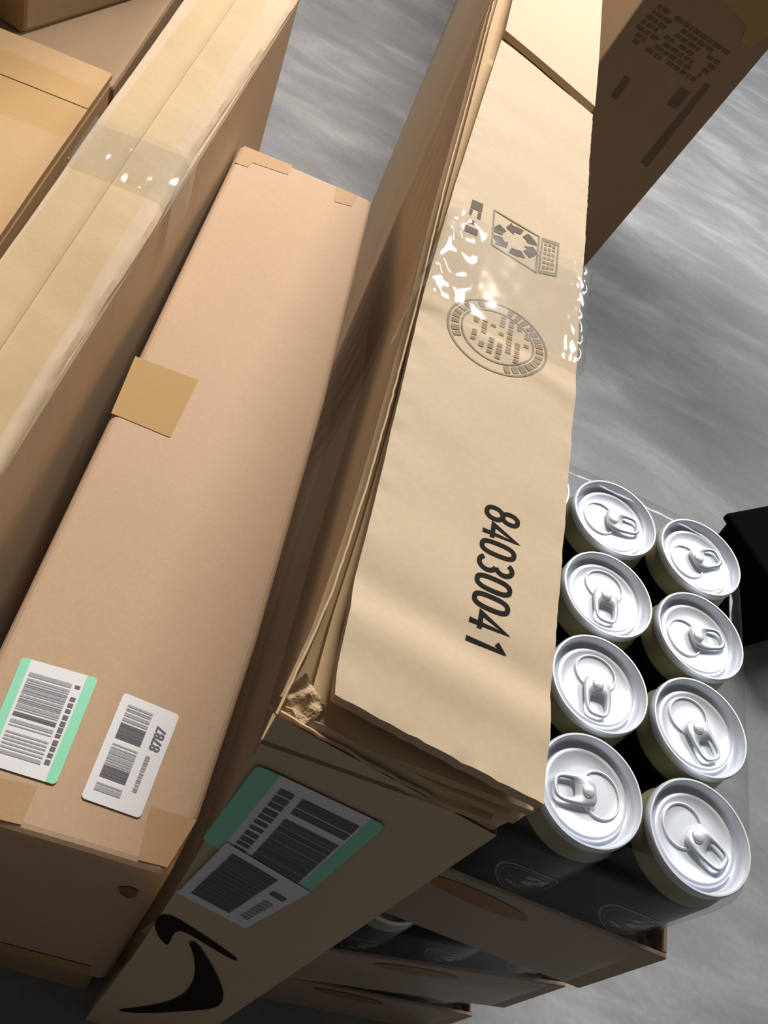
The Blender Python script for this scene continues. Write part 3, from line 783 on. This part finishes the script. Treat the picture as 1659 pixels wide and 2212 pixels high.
def pack(corner_uv, dyaw, z0, label, group, ztray, cans, first=False):
    """corner_uv: outer near right tray corner in the can frame; the pack is 3 cans wide and 4 deep"""
    yaw = AY + dyaw
    U0 = Vector((math.cos(AY), math.sin(AY), 0)); V0 = Vector((-math.sin(AY), math.cos(AY), 0))
    c = P0 + U0 * corner_uv[0] + V0 * corner_uv[1]
    U = Vector((math.cos(yaw), math.sin(yaw), 0)); Vv = Vector((-math.sin(yaw), math.cos(yaw), 0))
    wd, dp, th = 3 * S + .005, 4 * S + .005, .0028
    t = thing('drink_tray', label, 'tray', group); t.location = c + Vector((0, 0, z0)); t.rotation_euler.z = yaw
    # local axes: x from -wd..0, y from 0..dp
    def board(name, x0, x1, y0, y1, h0, h1, mat='card_tray'):
        o = hexa(name, [(x0, y0, h0), (x1, y0, h0), (x1, y1, h0), (x0, y1, h0)], [(x0, y0, h1), (x1, y0, h1), (x1, y1, h1), (x0, y1, h1)], mat, t, bev=.0006, seg=1); return o
    hh = ztray - z0
    board('tray_bottom', -wd + th, -th, th, dp - th, 0, th)
    fp = board('front_panel', -wd, 0, 0, th, 0, hh)
    board('back_panel', -wd, 0, dp - th, dp, 0, hh)
    board('side_panel', -th, 0, th, dp - th, 0, hh); board('side_panel', -wd, -wd + th, th, dp - th, 0, hh)
    # hand slot in the front panel
    sx = -wd * .56; q = []
    for k in range(24):
        a = 2 * math.pi * k / 24; q.append(Vector((sx + .030 * math.cos(a), -.0006, hh - .016 + .0095 * math.sin(a) - .003 * math.cos(a))))
    ngon('hand_slot', q, 'hole', fp)
    # shrink film around everything
    V, Fc = [], []; nn = 120; zs = [.004, .02, .05, hh - .004, hh + .006, .10, .125, .145, .154, .1575, .1578]
    rn = Vector((z0 * 31, dyaw * 17, 3))
    for zi, z in enumerate(zs):
        ins = -.0015
        if z > hh: ins = .0005
        if zi == len(zs) - 2: ins = .004
        if zi == len(zs) - 1: ins = .012
        for k in range(nn):
            per = 2 * (wd + dp); d = per * k / nn
            hx, hy = wd / 2 - ins, dp / 2 - ins; a = 2 * math.pi * k / nn
            e = .28 if z > hh else .16
            cx, sn = math.cos(a), math.sin(a)
            x = hx * abs(cx) ** e * (1 if cx > 0 else -1); y = hy * abs(sn) ** e * (1 if sn > 0 else -1)
            p = Vector((-wd / 2 + x, dp / 2 + y, z))
            w = .0012 if z > hh else .0004
            nv = Vector((cx, sn, 0)); p += nv * (w * noise.noise(Vector((x * 45, y * 45, z * 60)) + rn))
            V.append(p)
    for i in range(len(zs) - 1):
        for k in range(nn): Fc.append((i * nn + k, i * nn + (k + 1) % nn, (i + 1) * nn + (k + 1) % nn, (i + 1) * nn + k))
    mesh('shrink_film', V, Fc, 'film', t, smooth=True)
    for (ci, ri) in cans:                         # ci: -1 (hidden column), 0, 1 ; ri: 0 near .. 3 far
        pos = c + U * (-.0025 - S / 2 - S * (1 - ci)) + Vv * (.0025 + S / 2 + S * ri) + Vector((0, 0, z0 + th + .0002))
        if first and (ci, ri) in tabs:
            h = px(*tabs[(ci, ri)], 0.48); d = h - pos; ta = math.atan2(d.y, d.x)
            lab = f'{ordn[ri]} silver topped black can of the row ' + ('farther from the long carton' if ci == 1 else 'beside the long carton')
            add_can(pos, yaw, ta, lab, GRP)
        elif first:
            add_can(pos, yaw, rr_.uniform(0, 6.28), 'black drink can of the top tray hidden beside the long carton', GRP)
        else:
            add_can(pos, yaw, 0, 'black drink can wrapped in film in the ' + ('middle' if z0 > .1 else 'bottom') + ' tray of the stack', GRP, full=False)
    return t
G3 = 'stacked trays of cans'
pack((.0885, -.034), 0, .32, 'top kraft tray of black cans in shrink film, lids bare to view', G3, .407, [(c, r) for r in range(4) for c in (-1, 0, 1)], True)
pack((.1163, -.0133), .194, .16, 'middle kraft tray of black cans in shrink film, turned a little', G3, .251, [(c, 0) for c in (-1, 0, 1)] + [(1, r) for r in (1, 2, 3)])
pack((.1216, -.0084), .139, 0, 'bottom kraft tray of the can stack resting on the floor', G3, .091, [(c, 0) for c in (-1, 0, 1)] + [(1, r) for r in (1, 2, 3)])

# ================================================================== BLACK TOTE (right edge)
tote = thing('black_tote', 'matte black plastic tote at the right edge of the photo beside the cans', 'tote')
k0 = px(1600, 1402, 0); k1 = px(1659, 1384, 0)
dx_ = (k1 - k0).normalized(); dy_ = Vector((-dx_.y, dx_.x, 0))
bt = [k0, k0 + dx_ * .38, k0 + dx_ * .38 + dy_ * .13, k0 + dy_ * .13]
ctr = (bt[0] + bt[2]) / 2
tt_ = [ctr + (p - ctr) * 1.12 + UPZ * .12 for p in bt]
hexa('tote_body', bt, tt_, 'black_plastic', tote, bev=.008, seg=3)
tt2 = [ctr + (p - ctr) * 1.17 + UPZ * .115 for p in bt]; tt3 = [p + UPZ * .012 for p in tt2]
hexa('tote_rim', tt2, tt3, 'black_plastic', tote, bev=.004)
